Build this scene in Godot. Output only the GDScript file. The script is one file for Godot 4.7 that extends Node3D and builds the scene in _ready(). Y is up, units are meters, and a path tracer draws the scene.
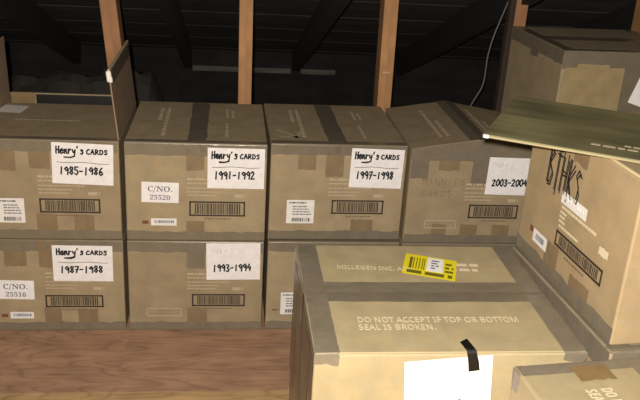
extends Node3D
# An attic corner stacked with taped brown cartons, lit by the flash of the camera.

const CW := 0.45      # carton: width of its printed end
const CH := 0.338      # height
const CD := 0.49      # length
var M := {}
var rng := RandomNumberGenerator.new()
var used := {}

func _ready():
	rng.seed = 7
	# ---------- camera, surroundings, light, exposure ----------
	var cam := Camera3D.new(); cam.name = "camera"
	cam.position = Vector3(0.325, 1.4671, 2.4226)
	cam.rotation = Vector3(-0.3796, -0.125, 0.0623)
	cam.fov = 28.19; cam.near = 0.02; cam.far = 60.0
	add_child(cam); cam.current = true
	var we := WorldEnvironment.new(); we.name = "surroundings"
	var env := Environment.new()
	env.background_mode = Environment.BG_COLOR
	env.background_color = Color(0, 0, 0)
	env.tonemap_mode = Environment.TONE_MAPPER_LINEAR
	env.tonemap_exposure = 1.0
	env.sdfgi_enabled = true; env.ssao_enabled = true; env.ssil_enabled = true
	we.environment = env; add_child(we)
	var flash := OmniLight3D.new(); flash.name = "camera_flash"
	flash.position = Vector3(0.300, 1.512, 2.47)
	flash.light_color = Color(1.0, 0.97, 0.92)
	flash.light_energy = 7.2
	flash.light_size = 0.012
	flash.omni_range = 12.0; flash.omni_attenuation = 2.0
	flash.shadow_enabled = true
	add_child(flash)
	make_materials()
	setting()
	back_rows()
	near_stack()
	background_things()

# ================= naming and tagging =================
func numbered(called: String) -> String:
	if not used.has(called):
		used[called] = 0
		return called
	used[called] += 1
	return "%s_%03d" % [called, used[called]]

func thing(called: String, label: String, category: String, at := Vector3.ZERO, turn := 0.0, group := "") -> Node3D:
	var o := Node3D.new(); o.name = numbered(called); add_child(o)
	o.position = at; o.rotation.y = turn
	o.set_meta("label", label); o.set_meta("category", category)
	if group: o.set_meta("group", group)
	return o

func structure(called: String, label: String, category: String) -> Node3D:
	var o := Node3D.new(); o.name = called; add_child(o)
	o.set_meta("kind", "structure"); o.set_meta("label", label); o.set_meta("category", category)
	return o

func put(called: String, mesh: Mesh, mat: Material, parent: Node, xf := Transform3D.IDENTITY) -> MeshInstance3D:
	var m := MeshInstance3D.new(); m.name = called; m.mesh = mesh
	m.material_override = mat
	parent.add_child(m, true)
	m.transform = xf
	return m

# ================= textures and materials =================
func tex(w: int, h: int, fn: Callable) -> ImageTexture:
	var im := Image.create(w, h, false, Image.FORMAT_RGB8)
	for y in h:
		for x in w:
			im.set_pixel(x, y, fn.call(x, y))
	im.generate_mipmaps()
	return ImageTexture.create_from_image(im)

func noise(s: int, freq: float, oct := 4) -> FastNoiseLite:
	var n := FastNoiseLite.new(); n.seed = s; n.frequency = freq
	n.noise_type = FastNoiseLite.TYPE_SIMPLEX_SMOOTH
	n.fractal_octaves = oct
	return n

func std(c: Color, rough: float, t: Texture2D = null, sc := 1.0) -> StandardMaterial3D:
	var m := StandardMaterial3D.new()
	m.albedo_color = c; m.roughness = rough
	if t:
		m.albedo_texture = t
		m.uv1_triplanar = true
		m.uv1_scale = Vector3.ONE * sc
	return m

func bump_from(s: int, freq: float, strength: float, stretch := Vector2(1, 1)) -> ImageTexture:
	var n := noise(s, freq, 3)
	var im := Image.create(256, 256, false, Image.FORMAT_RGB8)
	for y in 256:
		for x in 256:
			var v := 0.5 + 0.5 * n.get_noise_2d(x * stretch.x, y * stretch.y)
			im.set_pixel(x, y, Color(v, v, v))
	im.bump_map_to_normal_map(strength)
	return ImageTexture.create_from_image(im)

func make_materials():
	var a := noise(3, 0.012, 4); var b := noise(4, 0.25, 2); var c := noise(5, 0.03, 3)
	var card_tex := tex(512, 512, func(x, y):
		var v := 0.94 + 0.07 * a.get_noise_2d(x, y) + 0.02 * b.get_noise_2d(x, y * 0.3)
		var r := 0.02 * c.get_noise_2d(x, y)
		return Color(clampf(v + r, 0, 1), clampf(v, 0, 1), clampf(v - r * 1.5, 0, 1)))
	var cn := bump_from(11, 0.02, 2.0)
	for k in 4:
		var col: Color = [Color(0.635, 0.56, 0.437), Color(0.615, 0.54, 0.423), Color(0.645, 0.572, 0.448), Color(0.605, 0.535, 0.423)][k]
		var m := std(col, 0.78, card_tex, 1.6)
		m.normal_enabled = true; m.normal_texture = cn; m.normal_scale = 0.25
		M["card%d" % k] = m
	M.card_near = std(Color(0.665, 0.60, 0.46), 0.75, card_tex, 1.6)
	M.card_right = std(Color(0.65, 0.56, 0.425), 0.75, card_tex, 1.6)
	M.card_far = std(Color(0.605, 0.535, 0.423), 0.8, card_tex, 1.6)
	M.card_flap = std(Color(0.60, 0.50, 0.41), 0.8, card_tex, 1.6)
	M.card_edge = std(Color(0.78, 0.70, 0.54), 0.8, card_tex, 3.0)
	# packing tape: grey-brown film with creases
	var tn := noise(21, 0.02, 4); var tn2 := noise(22, 0.11, 3)
	var tape_tex := tex(256, 256, func(x, y):
		var v := 0.94 + 0.05 * tn.get_noise_2d(x, y) + 0.025 * tn2.get_noise_2d(x * 0.7, y)
		return Color(clampf(v, 0, 1), clampf(v * 0.99, 0, 1), clampf(v * 0.97, 0, 1)))
	var crease := bump_from(25, 0.02, 4.0, Vector2(1.0, 0.8))
	for k in [["tape_grey", Color(0.49, 0.452, 0.395), 0.27, 0.16], ["tape_brown", Color(0.53, 0.45, 0.345), 0.5, 0.15], ["tape_dark", Color(0.455, 0.42, 0.365), 0.30, 0.18], ["tape_tan", Color(0.52, 0.43, 0.29), 0.5, 0.15]]:
		var m := std(k[1], k[2], tape_tex, 3.0)
		m.normal_enabled = true; m.normal_texture = crease; m.normal_scale = k[3]
		m.metallic_specular = 0.5
		M[k[0]] = m
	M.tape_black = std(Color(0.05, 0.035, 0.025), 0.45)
	var pn := noise(31, 0.05, 3)
	var paper_tex := tex(128, 128, func(x, y):
		var v := 0.96 + 0.04 * pn.get_noise_2d(x, y)
		return Color(v, v, v))
	M.paper = std(Color(0.93, 0.91, 0.91), 0.6, paper_tex, 4.0)
	M.paper_warm = std(Color(0.90, 0.88, 0.86), 0.6, paper_tex, 4.0)
	M.yellow = std(Color(0.86, 0.80, 0.12), 0.5)
	M.ink = std(Color(0.07, 0.065, 0.08), 0.7)
	M.ink_soft = std(Color(0.25, 0.23, 0.25), 0.7)
	M.ink_faint = std(Color(0.86, 0.84, 0.84), 0.7)
	M.ink_grey = std(Color(0.42, 0.42, 0.46), 0.7)
	M.ink_blue = std(Color(0.40, 0.42, 0.50), 0.7)
	M.print_brown = std(Color(0.20, 0.15, 0.12), 0.7)
	M.print_bars = std(Color(0.24, 0.19, 0.15), 0.7)
	M.print_mid = std(Color(0.46, 0.37, 0.28), 0.7)
	M.print_pale = std(Color(0.80, 0.745, 0.635), 0.7)
	M.print_softpale = std(Color(0.69, 0.62, 0.52), 0.7)
	M.pencil = std(Color(0.50, 0.435, 0.345), 0.7)
	M.logo = std(Color(0.45, 0.26, 0.18), 0.7)
	M.yellow_ink = std(Color(0.40, 0.37, 0.09), 0.6)
	# plywood, its grain in long cathedral figures
	var w1 := noise(41, 0.0045, 3); var w2 := noise(42, 0.02, 3); var w3 := noise(43, 0.5, 2); var w4 := noise(44, 0.008, 3)
	var ply := func(x, y):
		var fx: float = x * 0.55
		var h: float = w1.get_noise_2d(fx * 0.55, y * 1.5) * 5.0 + y * 0.012
		var g: float = absf(fposmod(h, 1.0) - 0.5) * 2.0
		g = pow(g, 5.0)
		var v: float = 0.88 - 0.11 * g + 0.05 * w2.get_noise_2d(fx * 0.3, y * 3.0) + 0.04 * w3.get_noise_2d(fx * 0.15, y * 1.3) + 0.10 * w4.get_noise_2d(x, y * 2.0)
		return Color(clampf(v * 1.02, 0, 1), clampf(v * 0.98 - 0.02 * g, 0, 1), clampf(v * 0.95 - 0.03 * g, 0, 1))
	var ply_tex := tex(1024, 512, ply)
	M.plywood = std(Color(0.73, 0.595, 0.49), 0.65, ply_tex, 1.0)
	M.plank = std(Color(0.80, 0.68, 0.50), 0.65, ply_tex, 1.0)
	for k in [["plywood", 1.3], ["plank", 1.1]]:
		M[k[0]].uv1_triplanar = false
	# framing timber: grain runs up the stud
	var g1 := noise(51, 0.02, 4); var g2 := noise(52, 0.01, 2)
	var stud_tex := tex(256, 512, func(x, y):
		var v := 0.88 + 0.12 * g1.get_noise_2d(x * 2.0, y * 0.12) + 0.08 * g2.get_noise_2d(x, y)
		return Color(clampf(v, 0, 1), clampf(v * 0.97, 0, 1), clampf(v * 0.93, 0, 1)))
	M.stud = std(Color(0.75, 0.565, 0.385), 0.7, stud_tex, 1.5)
	M.stud_red = std(Color(0.69, 0.505, 0.355), 0.7, stud_tex, 1.5)
	var roof_tex := tex(512, 256, func(x, y):
		var v := 0.80 + 0.18 * g1.get_noise_2d(x * 0.2, y * 2.0) + 0.12 * g2.get_noise_2d(x, y)
		return Color(clampf(v, 0, 1), clampf(v, 0, 1), clampf(v, 0, 1)))
	for k in 3:
		M["roof%d" % k] = std([Color(0.31, 0.28, 0.25), Color(0.27, 0.245, 0.22), Color(0.29, 0.25, 0.22)][k], 0.9, roof_tex, 0.8)
	M.rafter = std(Color(0.11, 0.09, 0.09), 0.9, roof_tex, 1.0)
	M.eave = std(Color(0.50, 0.47, 0.45), 0.9, roof_tex, 1.0)
	M.wall = std(Color(0.18, 0.165, 0.16), 0.95, roof_tex, 0.8)
	M.insulation = std(Color(0.30, 0.28, 0.26), 1.0, paper_tex, 3.0)
	M.cable = std(Color(0.36, 0.36, 0.35), 0.5)
	# the loose sheet: olive board with long streaks
	var o1 := noise(61, 0.03, 4); var o2 := noise(62, 0.008, 2)
	var olive_tex := tex(512, 256, func(x, y):
		var v := 0.82 + 0.22 * o1.get_noise_2d(x * 0.10, y * 1.2) + 0.12 * o2.get_noise_2d(x, y)
		return Color(clampf(v, 0, 1), clampf(v, 0, 1), clampf(v * 0.96, 0, 1)))
	M.tan_paper = std(Color(0.60, 0.52, 0.375), 0.7, card_tex, 2.0)
	M.stud_shade = std(Color(0.235, 0.18, 0.145), 0.85, stud_tex, 1.5)  # shade on the side of the reddish stud, put into a dark colour
	M.olive_edge = std(Color(0.60, 0.555, 0.41), 0.7, card_tex, 3.0)
	M.olive = std(Color(0.54, 0.51, 0.375), 0.55, olive_tex, 1.3)

# ================= mesh helpers =================
func quad(st: SurfaceTool, p: Array, n: Array, t := []):
	# two triangles, turned so that the front runs clockwise seen along the normal
	var order := [0, 1, 2, 0, 2, 3]
	var cr: Vector3 = (p[1] - p[0]).cross(p[2] - p[0])
	if cr.dot(n[0] + n[1] + n[2]) > 0: order = [0, 2, 1, 0, 3, 2]
	for i in order:
		st.set_normal(n[i])
		if t.size() == 4: st.set_uv(t[i])
		st.add_vertex(p[i])

func steps(h: float, r: float, n: int) -> Array:
	var s := [-h, -h + r * 0.3, -h + r]
	for i in range(1, n): s.append(lerpf(-h + r, h - r, float(i) / n))
	s.append_array([h - r, h - r * 0.3, h])
	return s

# box centred on the origin with rounded edges; bulge pushes the middle of each face out
func rounded_box(size: Vector3, r: float, n := 1, bulge := 0.0) -> ArrayMesh:
	var st := SurfaceTool.new(); st.begin(Mesh.PRIMITIVE_TRIANGLES)
	add_rounded_box(st, Vector3.ZERO, size, r, n, bulge)
	return st.commit()

func add_rounded_box(st: SurfaceTool, at: Vector3, size: Vector3, r: float, n := 1, bulge := 0.0):
	var h := size * 0.5
	var inner := h - Vector3.ONE * r
	for ax in 3:
		var a := (ax + 1) % 3; var b := (ax + 2) % 3
		for s in [-1.0, 1.0]:
			var la := steps(h[a], r, n); var lb := steps(h[b], r, n)
			var g := []
			for i in la.size():
				var row := []
				for j in lb.size():
					var p := Vector3.ZERO
					p[ax] = s * h[ax]; p[a] = la[i]; p[b] = lb[j]
					var q := p.clamp(-inner, inner)
					var d := (p - q).normalized()
					var o := q + d * r
					var nn := d
					if bulge > 0.0:
						var ua: float = clampf(q[a] / inner[a], -1, 1); var ub: float = clampf(q[b] / inner[b], -1, 1)
						var k := (1 - ua * ua) * (1 - ub * ub)
						if absf(ua) < 1.0 and absf(ub) < 1.0:
							o[ax] += s * bulge * k
							nn[a] += bulge * 2 * ua * (1 - ub * ub) / inner[a]
							nn[b] += bulge * 2 * ub * (1 - ua * ua) / inner[b]
							nn = nn.normalized()
					row.append([o + at, nn])
				g.append(row)
			for i in la.size() - 1:
				for j in lb.size() - 1:
					var c := [g[i][j], g[i + 1][j], g[i + 1][j + 1], g[i][j + 1]]
					quad(st, c.map(func(e): return e[0]), c.map(func(e): return e[1]))

func add_plain_box(st: SurfaceTool, lo: Vector3, hi: Vector3):
	var c := (lo + hi) * 0.5; var h := (hi - lo) * 0.5
	for ax in 3:
		for s in [-1.0, 1.0]:
			var n := Vector3.ZERO; n[ax] = s
			var a := Vector3.ZERO; a[(ax + 1) % 3] = h[(ax + 1) % 3]
			var b := Vector3.ZERO; b[(ax + 2) % 3] = h[(ax + 2) % 3]
			var o := c + n * h[ax]
			quad(st, [o - a - b, o + a - b, o + a + b, o - a + b], [n, n, n, n])

func plain_box(lo: Vector3, hi: Vector3) -> ArrayMesh:
	var st := SurfaceTool.new(); st.begin(Mesh.PRIMITIVE_TRIANGLES)
	add_plain_box(st, lo, hi)
	return st.commit()

func tube(pts: Array, r: float) -> ArrayMesh:
	var cv := Curve3D.new()
	for i in pts.size():
		var t: Vector3 = (pts[mini(i + 1, pts.size() - 1)] - pts[maxi(i - 1, 0)]) / 6.0
		cv.add_point(pts[i], -t, t)
	var bp := cv.tessellate(4, 3.0)
	var st := SurfaceTool.new(); st.begin(Mesh.PRIMITIVE_TRIANGLES)
	for i in bp.size() - 1:
		var d := (bp[i + 1] - bp[i]).normalized()
		var u := d.cross(Vector3(0.3, 0.1, 0.9)).normalized(); var v := d.cross(u)
		for k in 6:
			var n0 := u * cos(k * TAU / 6) + v * sin(k * TAU / 6)
			var n1 := u * cos((k + 1) * TAU / 6) + v * sin((k + 1) * TAU / 6)
			quad(st, [bp[i] + n0 * r, bp[i] + n1 * r, bp[i + 1] + n1 * r, bp[i + 1] + n0 * r], [n0, n1, n1, n0])
	return st.commit()

# a film of tape laid over the edge where two faces meet: corner c, outward directions a and b,
# reaching la back over face a and lb down face b, running len along t (centred on c)
func tape_edge(c: Vector3, a: Vector3, b: Vector3, t: Vector3, length: float, la: float, lb: float, seed_: int, ragged := 0.004, r := 0.005) -> ArrayMesh:
	var n := noise(seed_, 9.0, 3)
	var e := 0.0007
	var prof := []; var nor := []
	var ka := maxi(2, int(la / 0.03))
	for i in ka: prof.append(a * e - b * lerpf(la, r, float(i) / (ka - 1))); nor.append(a)
	for i in range(1, 5):
		var th := PI * 0.5 * i / 5.0
		prof.append(-a * r - b * r + (a * cos(th) + b * sin(th)) * (r + e)); nor.append(a * cos(th) + b * sin(th))
	var kb := maxi(2, int(lb / 0.03))
	for i in kb: prof.append(b * e - a * lerpf(r, lb, float(i) / (kb - 1))); nor.append(b)
	var cols := maxi(4, int(length / 0.025))
	var st := SurfaceTool.new(); st.begin(Mesh.PRIMITIVE_TRIANGLES)
	var g := []
	for i in prof.size():
		var row := []
		for j in cols + 1:
			var s := -0.5 * length + length * j / cols
			if j == 0: s += ragged * n.get_noise_2d(i * 0.31, 1.7)
			if j == cols: s += ragged * n.get_noise_2d(i * 0.31, 9.7)
			var p: Vector3 = c + prof[i] + t * s
			if i == 0: p -= b * ragged * 0.8 * n.get_noise_1d(s * 3.0)
			if i == prof.size() - 1: p -= a * ragged * 1.2 * n.get_noise_1d(s * 3.0 + 5.0)
			# loose film: it stands off the board a little here and there
			p += nor[i] * 0.0005 * absf(n.get_noise_2d(s * 2.0, i * 0.2))
			row.append(p)
		g.append(row)
	for i in prof.size() - 1:
		for j in cols:
			quad(st, [g[i][j], g[i + 1][j], g[i + 1][j + 1], g[i][j + 1]], [nor[i], nor[i + 1], nor[i + 1], nor[i]])
	return st.commit()

# frame on a face: origin at its lower left corner seen from outside, x right, y up, z outward
func face(which: String, w: float, h: float, d: float) -> Transform3D:
	match which:
		"front": return Transform3D(Basis.IDENTITY, Vector3(-w / 2, 0, d / 2))
		"right": return Transform3D(Basis(Vector3(0, 0, -1), Vector3.UP, Vector3.RIGHT), Vector3(w / 2, 0, d / 2))
		"left": return Transform3D(Basis(Vector3(0, 0, 1), Vector3.UP, Vector3.LEFT), Vector3(-w / 2, 0, -d / 2))
		"top": return Transform3D(Basis(Vector3.RIGHT, Vector3(0, 0, -1), Vector3.UP), Vector3(-w / 2, h, d / 2))
	return Transform3D.IDENTITY

# a sheet of paper stuck on, a hair thick, one corner lifting
func paper_mesh(w: float, h: float, lift: float) -> ArrayMesh:
	var st := SurfaceTool.new(); st.begin(Mesh.PRIMITIVE_TRIANGLES)
	var k := 8
	var top := []
	for i in k + 1:
		var row := []
		for j in k + 1:
			var u := float(i) / k; var v := float(j) / k
			var z := 0.0011 + lift * pow(maxf(0.0, u * v - 0.55) / 0.45, 2.0)
			row.append(Vector3(u * w, v * h, z))
		top.append(row)
	for i in k:
		for j in k:
			var p := [top[i][j], top[i + 1][j], top[i + 1][j + 1], top[i][j + 1]]
			var n: Vector3 = (p[1] - p[0]).cross(p[3] - p[0]).normalized()
			quad(st, p, [n, n, n, n])
			var q := p.map(func(e): return e - Vector3(0, 0, 0.0003))
			quad(st, q, [-n, -n, -n, -n])
	return st.commit()

# ================= writing =================
const GLYPH := {
	"0": [[.3, 1, .08, .75, .06, .3, .28, 0, .5, .3, .48, .8, .3, 1]],
	"1": [[.28, 1, .22, 0]],
	"2": [[.05, .8, .25, 1, .45, .8, .05, 0, .52, .03]],
	"3": [[.05, .95, .35, 1, .45, .75, .2, .55, .5, .3, .3, 0, .05, .1]],
	"4": [[.3, 1, .05, .4, .52, .42], [.42, .75, .38, 0]],
	"5": [[.5, 1, .12, 1, .1, .6, .4, .6, .5, .3, .3, 0, .05, .1]],
	"6": [[.42, 1, .12, .5, .1, .12, .3, 0, .5, .2, .35, .45, .1, .25]],
	"7": [[.05, .95, .5, 1, .2, 0], [.12, .5, .45, .52]],
	"8": [[.45, .9, .2, 1, .1, .75, .45, .3, .3, 0, .05, .2, .4, .65, .45, .9]],
	"9": [[.5, .75, .3, 1, .05, .75, .25, .5, .5, .75, .42, 0]],
	"-": [[.05, .48, .45, .5]],
	"'": [[.2, 1, .12, .75]],
	"H": [[.08, 1, .04, 0], [.5, 1, .45, 0], [.05, .5, .5, .55]],
	"e": [[.05, .3, .45, .35, .35, .6, .1, .5, .08, .1, .3, 0, .5, .15]],
	"n": [[.05, .6, .05, 0, .15, .5, .35, .6, .4, 0, .5, .1]],
	"r": [[.08, .6, .06, 0, .15, .5, .45, .55]],
	"y": [[.06, .6, .15, .2, .4, .25, .5, .6, .35, -.35, -.3, -.55, -1.3, -.5]],
	"s": [[.45, .55, .15, .6, .15, .38, .42, .25, .3, 0, .03, .05]],
	"C": [[.5, .75, .3, .85, .06, .5, .1, .1, .35, 0, .5, .12]],
	"A": [[.03, 0, .28, .85, .5, 0], [.12, .35, .45, .35]],
	"R": [[.06, 0, .08, .85, .4, .8, .4, .5, .1, .42, .5, 0]],
	"D": [[.08, 0, .08, .85, .4, .75, .5, .4, .35, .05, .08, 0]],
	"S": [[.48, .75, .25, .85, .1, .65, .42, .35, .35, .05, .05, .08]],
	"M": [[.03, 0, .1, .9, .28, .4, .45, .9, .52, 0]],
	"I": [[.25, .9, .25, 0]],
	"N": [[.06, 0, .08, .9, .45, .05, .5, .9]],
	"E": [[.48, .88, .1, .88, .08, 0, .5, .02], [.1, .45, .4, .48]],
	"B": [[.08, 0, .1, 1, .42, .85, .1, .55, .48, .3, .35, .03, .08, 0]],
	"T": [[.02, .95, .52, 1], [.28, 1, .25, -.15]],
	"K": [[.08, 1, .06, -.1], [.5, .9, .08, .45, .52, -.05]],
}

func add_stroke(st: SurfaceTool, pts: Array, w: float, z: float):
	for i in pts.size() - 1:
		var a: Vector2 = pts[i]; var b: Vector2 = pts[i + 1]
		if a.distance_to(b) < 1e-5: continue
		var d := (b - a).normalized(); var s := Vector2(-d.y, d.x) * w * 0.5
		a -= d * w * 0.3; b += d * w * 0.3
		var n := Vector3(0, 0, 1)
		quad(st, [Vector3(a.x + s.x, a.y + s.y, z), Vector3(b.x + s.x, b.y + s.y, z), Vector3(b.x - s.x, b.y - s.y, z), Vector3(a.x - s.x, a.y - s.y, z)], [n, n, n, n])

func add_words(st: SurfaceTool, text: String, at: Vector2, height: float, length: float, w: float, z: float, slope := 0.0):
	var pitch := length / text.length()
	for i in text.length():
		var ch := text[i]
		if not GLYPH.has(ch): continue
		for line in GLYPH[ch]:
			var pts := []
			for k in range(0, line.size(), 2):
				var x: float = at.x + i * pitch + line[k] * pitch * 1.55
				var y: float = at.y + line[k + 1] * height + slope * (x - at.x) + rng.randf_range(-0.06, 0.06) * height
				pts.append(Vector2(x, y))
			add_stroke(st, pts, w, z)

func note(parent: Node, xf: Transform3D, u: float, v: float, w: float, h: float, tilt: float, years: String, style: int, mat: Material = null):
	# handwritten sheet: a name and a word over a rule, the years beneath
	var b := Basis(Vector3(0, 0, 1), tilt)
	var p := put("paper_note", paper_mesh(w, h, 0.0), mat if mat else M.paper, parent, xf * Transform3D(b, Vector3(u, v, 0)))
	p.set_meta("label", "white paper note hand lettered with " + years)
	var st := SurfaceTool.new(); st.begin(Mesh.PRIMITIVE_TRIANGLES)
	var z := 0.0016
	if style == 0:
		add_words(st, "Henry's", Vector2(w * 0.07, h * 0.74), h * 0.17, w * 0.46, 0.0048, z, 0.02)
		add_words(st, "Henry's", Vector2(w * 0.075, h * 0.73), h * 0.18, w * 0.46, 0.0030, z + 0.0001, 0.02)
		put("handwriting", st.commit(), M.ink, p)
		st = SurfaceTool.new(); st.begin(Mesh.PRIMITIVE_TRIANGLES)
		add_words(st, "CARDS", Vector2(w * 0.56, h * 0.75), h * 0.13, w * 0.36, 0.0044, z)
		put("handwriting", st.commit(), M.ink, p)
		st = SurfaceTool.new(); st.begin(Mesh.PRIMITIVE_TRIANGLES)
	add_words(st, years, Vector2(w * 0.12, h * 0.23), h * 0.18, w * 0.72, 0.0050, z, 0.02)
	put("handwriting", st.commit(), M.ink, p)
	if style == 0:
		st = SurfaceTool.new(); st.begin(Mesh.PRIMITIVE_TRIANGLES)
		var rule := []
		for i in 9: rule.append(Vector2(w * (0.08 + 0.84 * i / 8.0), h * (0.53 + 0.012 * sin(i * 1.1 + u * 40.0))))
		add_stroke(st, rule, 0.0018, z)
		put("ruled_line", st.commit(), M.ink_soft, p)
	else:
		st = SurfaceTool.new(); st.begin(Mesh.PRIMITIVE_TRIANGLES)
		add_words(st, "Henry's", Vector2(w * 0.07, h * 0.73), h * 0.19, w * 0.44, 0.0022, z, 0.03)
		put("faint_handwriting", st.commit(), M.ink_faint, p)

func printed(parent: Node, called: String, text: String, xf: Transform3D, at: Vector2, height: float, length: float, mat: Material, font_name := "Droid Sans", bold := true, turn := 0.0, z := 0.0008):
	var f := SystemFont.new(); f.font_names = PackedStringArray([font_name])
	if bold: f.font_weight = 700
	var t := TextMesh.new(); t.text = text; t.font = f; t.font_size = 32
	t.pixel_size = 0.01; t.depth = 0.001
	t.horizontal_alignment = HORIZONTAL_ALIGNMENT_LEFT
	t.vertical_alignment = VERTICAL_ALIGNMENT_BOTTOM
	var ab := t.get_aabb()
	var sx := length / maxf(ab.size.x, 1e-4); var sy := height / maxf(ab.size.y, 1e-4)
	var b := Basis(Vector3(0, 0, 1), turn) * Basis.from_scale(Vector3(sx, sy, 0.4))
	var o := Vector3(at.x, at.y, z) - b * Vector3(ab.position.x, ab.position.y, ab.position.z)
	return put(called, t, mat, parent, xf * Transform3D(b, o))

func bars(st: SurfaceTool, x0: float, x1: float, y0: float, y1: float, z: float, unit: float, s: int):
	var r := RandomNumberGenerator.new(); r.seed = s
	var x := x0
	while x < x1:
		var w := unit * r.randi_range(1, 3)
		add_plain_box(st, Vector3(x, y0, z - 0.0003), Vector3(minf(x + w, x1), y1, z))
		x += w + unit * r.randi_range(1, 2)

func barcode_panel(parent: Node, xf: Transform3D, u0 := 0.197, u1 := 0.384, v0 := 0.092, v1 := 0.142):
	var st := SurfaceTool.new(); st.begin(Mesh.PRIMITIVE_TRIANGLES)
	var z := 0.0009; var e := 0.0052
	for k in [[u0, v0, u1, v0 + e], [u0, v1 - e, u1, v1], [u0, v0, u0 + e, v1], [u1 - e, v0, u1, v1]]:
		add_plain_box(st, Vector3(k[0], k[1], 0.0003), Vector3(k[2], k[3], z))
	put("barcode_frame", st.commit(), M.print_brown, parent, xf)
	st = SurfaceTool.new(); st.begin(Mesh.PRIMITIVE_TRIANGLES)
	bars(st, u0 + 0.018, u1 - 0.016, v0 + 0.007, v1 - 0.007, z, 0.0013, 5)
	put("barcode", st.commit(), M.print_bars, parent, xf)
	# digits under the frame, too small to read: a broken line
	words_line(parent, "barcode_number", xf, u0 + 0.05, u0 + 0.135, v0 - 0.011, 0.004, M.print_mid, 8)

func words_line(parent: Node, called: String, xf: Transform3D, u0: float, u1: float, v: float, h: float, mat: Material, s: int):
	# small print that cannot be read: blocks the length of its words
	var r := RandomNumberGenerator.new(); r.seed = s
	var st := SurfaceTool.new(); st.begin(Mesh.PRIMITIVE_TRIANGLES)
	var x := u0
	while x < u1 - 0.002:
		var w := r.randf_range(0.5, 2.2) * h * 1.6
		add_plain_box(st, Vector3(x, v, 0.0003), Vector3(minf(x + w, u1), v + h, 0.0008))
		x += w + h * 0.5
	put(called, st.commit(), mat, parent, xf)

func small_print(parent: Node, xf: Transform3D):
	var k := 0
	for row in [[0.195, 0.268, 0.214, 0.007], [0.195, 0.262, 0.201, 0.005], [0.195, 0.34, 0.185, 0.004], [0.195, 0.30, 0.172, 0.004], [0.195, 0.29, 0.160, 0.004], [0.348, 0.384, 0.156, 0.011]]:
		words_line(parent, "small_print", xf, row[0], row[1], row[2], row[3], M.print_softpale, 20 + k)
		k += 1

func serial_label(parent: Node, xf: Transform3D, u: float, v: float, w := 0.086, h := 0.084):
	var p := put("serial_label", paper_mesh(w, h, 0.0), M.paper_warm, parent, xf * Transform3D(Basis.IDENTITY, Vector3(u, v, 0)))
	p.set_meta("label", "white shipping label with small print and a barcode")
	var id := Transform3D.IDENTITY.translated(Vector3(0, 0, 0.0009))
	words_line(p, "small_print", id, w * 0.08, w * 0.7, h * 0.86, h * 0.05, M.ink_soft, 31)
	for k in 4: words_line(p, "small_print", id, w * 0.22, w * (0.75 + 0.05 * k), h * (0.70 - 0.11 * k), h * 0.045, M.ink_grey, 32 + k)
	var st := SurfaceTool.new(); st.begin(Mesh.PRIMITIVE_TRIANGLES)
	bars(st, w * 0.2, w * 0.86, h * 0.08, h * 0.24, 0.0009, 0.0012, 6)
	put("barcode", st.commit(), M.ink_soft, p, id)

func strip_label(parent: Node, xf: Transform3D, u: float, v: float, w := 0.082, h := 0.025):
	var p := put("strip_label", paper_mesh(w, h, 0.0), M.paper_warm, parent, xf * Transform3D(Basis.IDENTITY, Vector3(u, v, 0)))
	var st := SurfaceTool.new(); st.begin(Mesh.PRIMITIVE_TRIANGLES)
	bars(st, w * 0.12, w * 0.9, h * 0.35, h * 0.75, 0.0018, 0.0012, 9)
	put("barcode", st.commit(), M.ink_blue, p)
	words_line(parent, "printed_mark", xf, u - 0.028, u - 0.008, v + 0.005, 0.012, M.logo, 12)

func number_label(parent: Node, xf: Transform3D, u: float, v: float, number: String):
	var w := 0.118; var h := 0.07
	var p := put("number_label", paper_mesh(w, h, 0.0), M.paper, parent, xf * Transform3D(Basis(Vector3(0, 0, 1), -0.02), Vector3(u, v, 0)))
	p.set_meta("label", "white label printed C/NO. " + number)
	var id := Transform3D.IDENTITY.translated(Vector3(0, 0, 0.0008))
	printed(p, "lettering", "C/NO.", id, Vector2(w * 0.17, h * 0.5), h * 0.32, w * 0.66, M.ink_grey, "Droid Serif", true)
	printed(p, "lettering", number, id, Vector2(w * 0.22, h * 0.14), h * 0.24, w * 0.55, M.ink_grey, "Droid Serif", true)

func flat_patch(parent: Node, called: String, xf: Transform3D, u0: float, u1: float, v0: float, v1: float, mat: Material, s: int, z := 0.0007):
	# a torn-off length of tape lying on one face
	var n := noise(s, 1.0, 2)
	var st := SurfaceTool.new(); st.begin(Mesh.PRIMITIVE_TRIANGLES)
	var k := 8
	var up := Vector3(0, 0, 1)
	for i in k:
		var a := float(i) / k; var b := float(i + 1) / k
		var ja := 0.004 * n.get_noise_2d(a * 3.0, s); var jb := 0.004 * n.get_noise_2d(b * 3.0, s)
		var ka := 0.003 * n.get_noise_2d(a * 3.0, s + 9); var kb := 0.003 * n.get_noise_2d(b * 3.0, s + 9)
		quad(st, [Vector3(lerpf(u0, u1, a), v0 + ja, z), Vector3(lerpf(u0, u1, b), v0 + jb, z), Vector3(lerpf(u0, u1, b), v1 + kb, z), Vector3(lerpf(u0, u1, a), v1 + ka, z)], [up, up, up, up])
	return put(called, st.commit(), mat, parent, xf)

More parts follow.
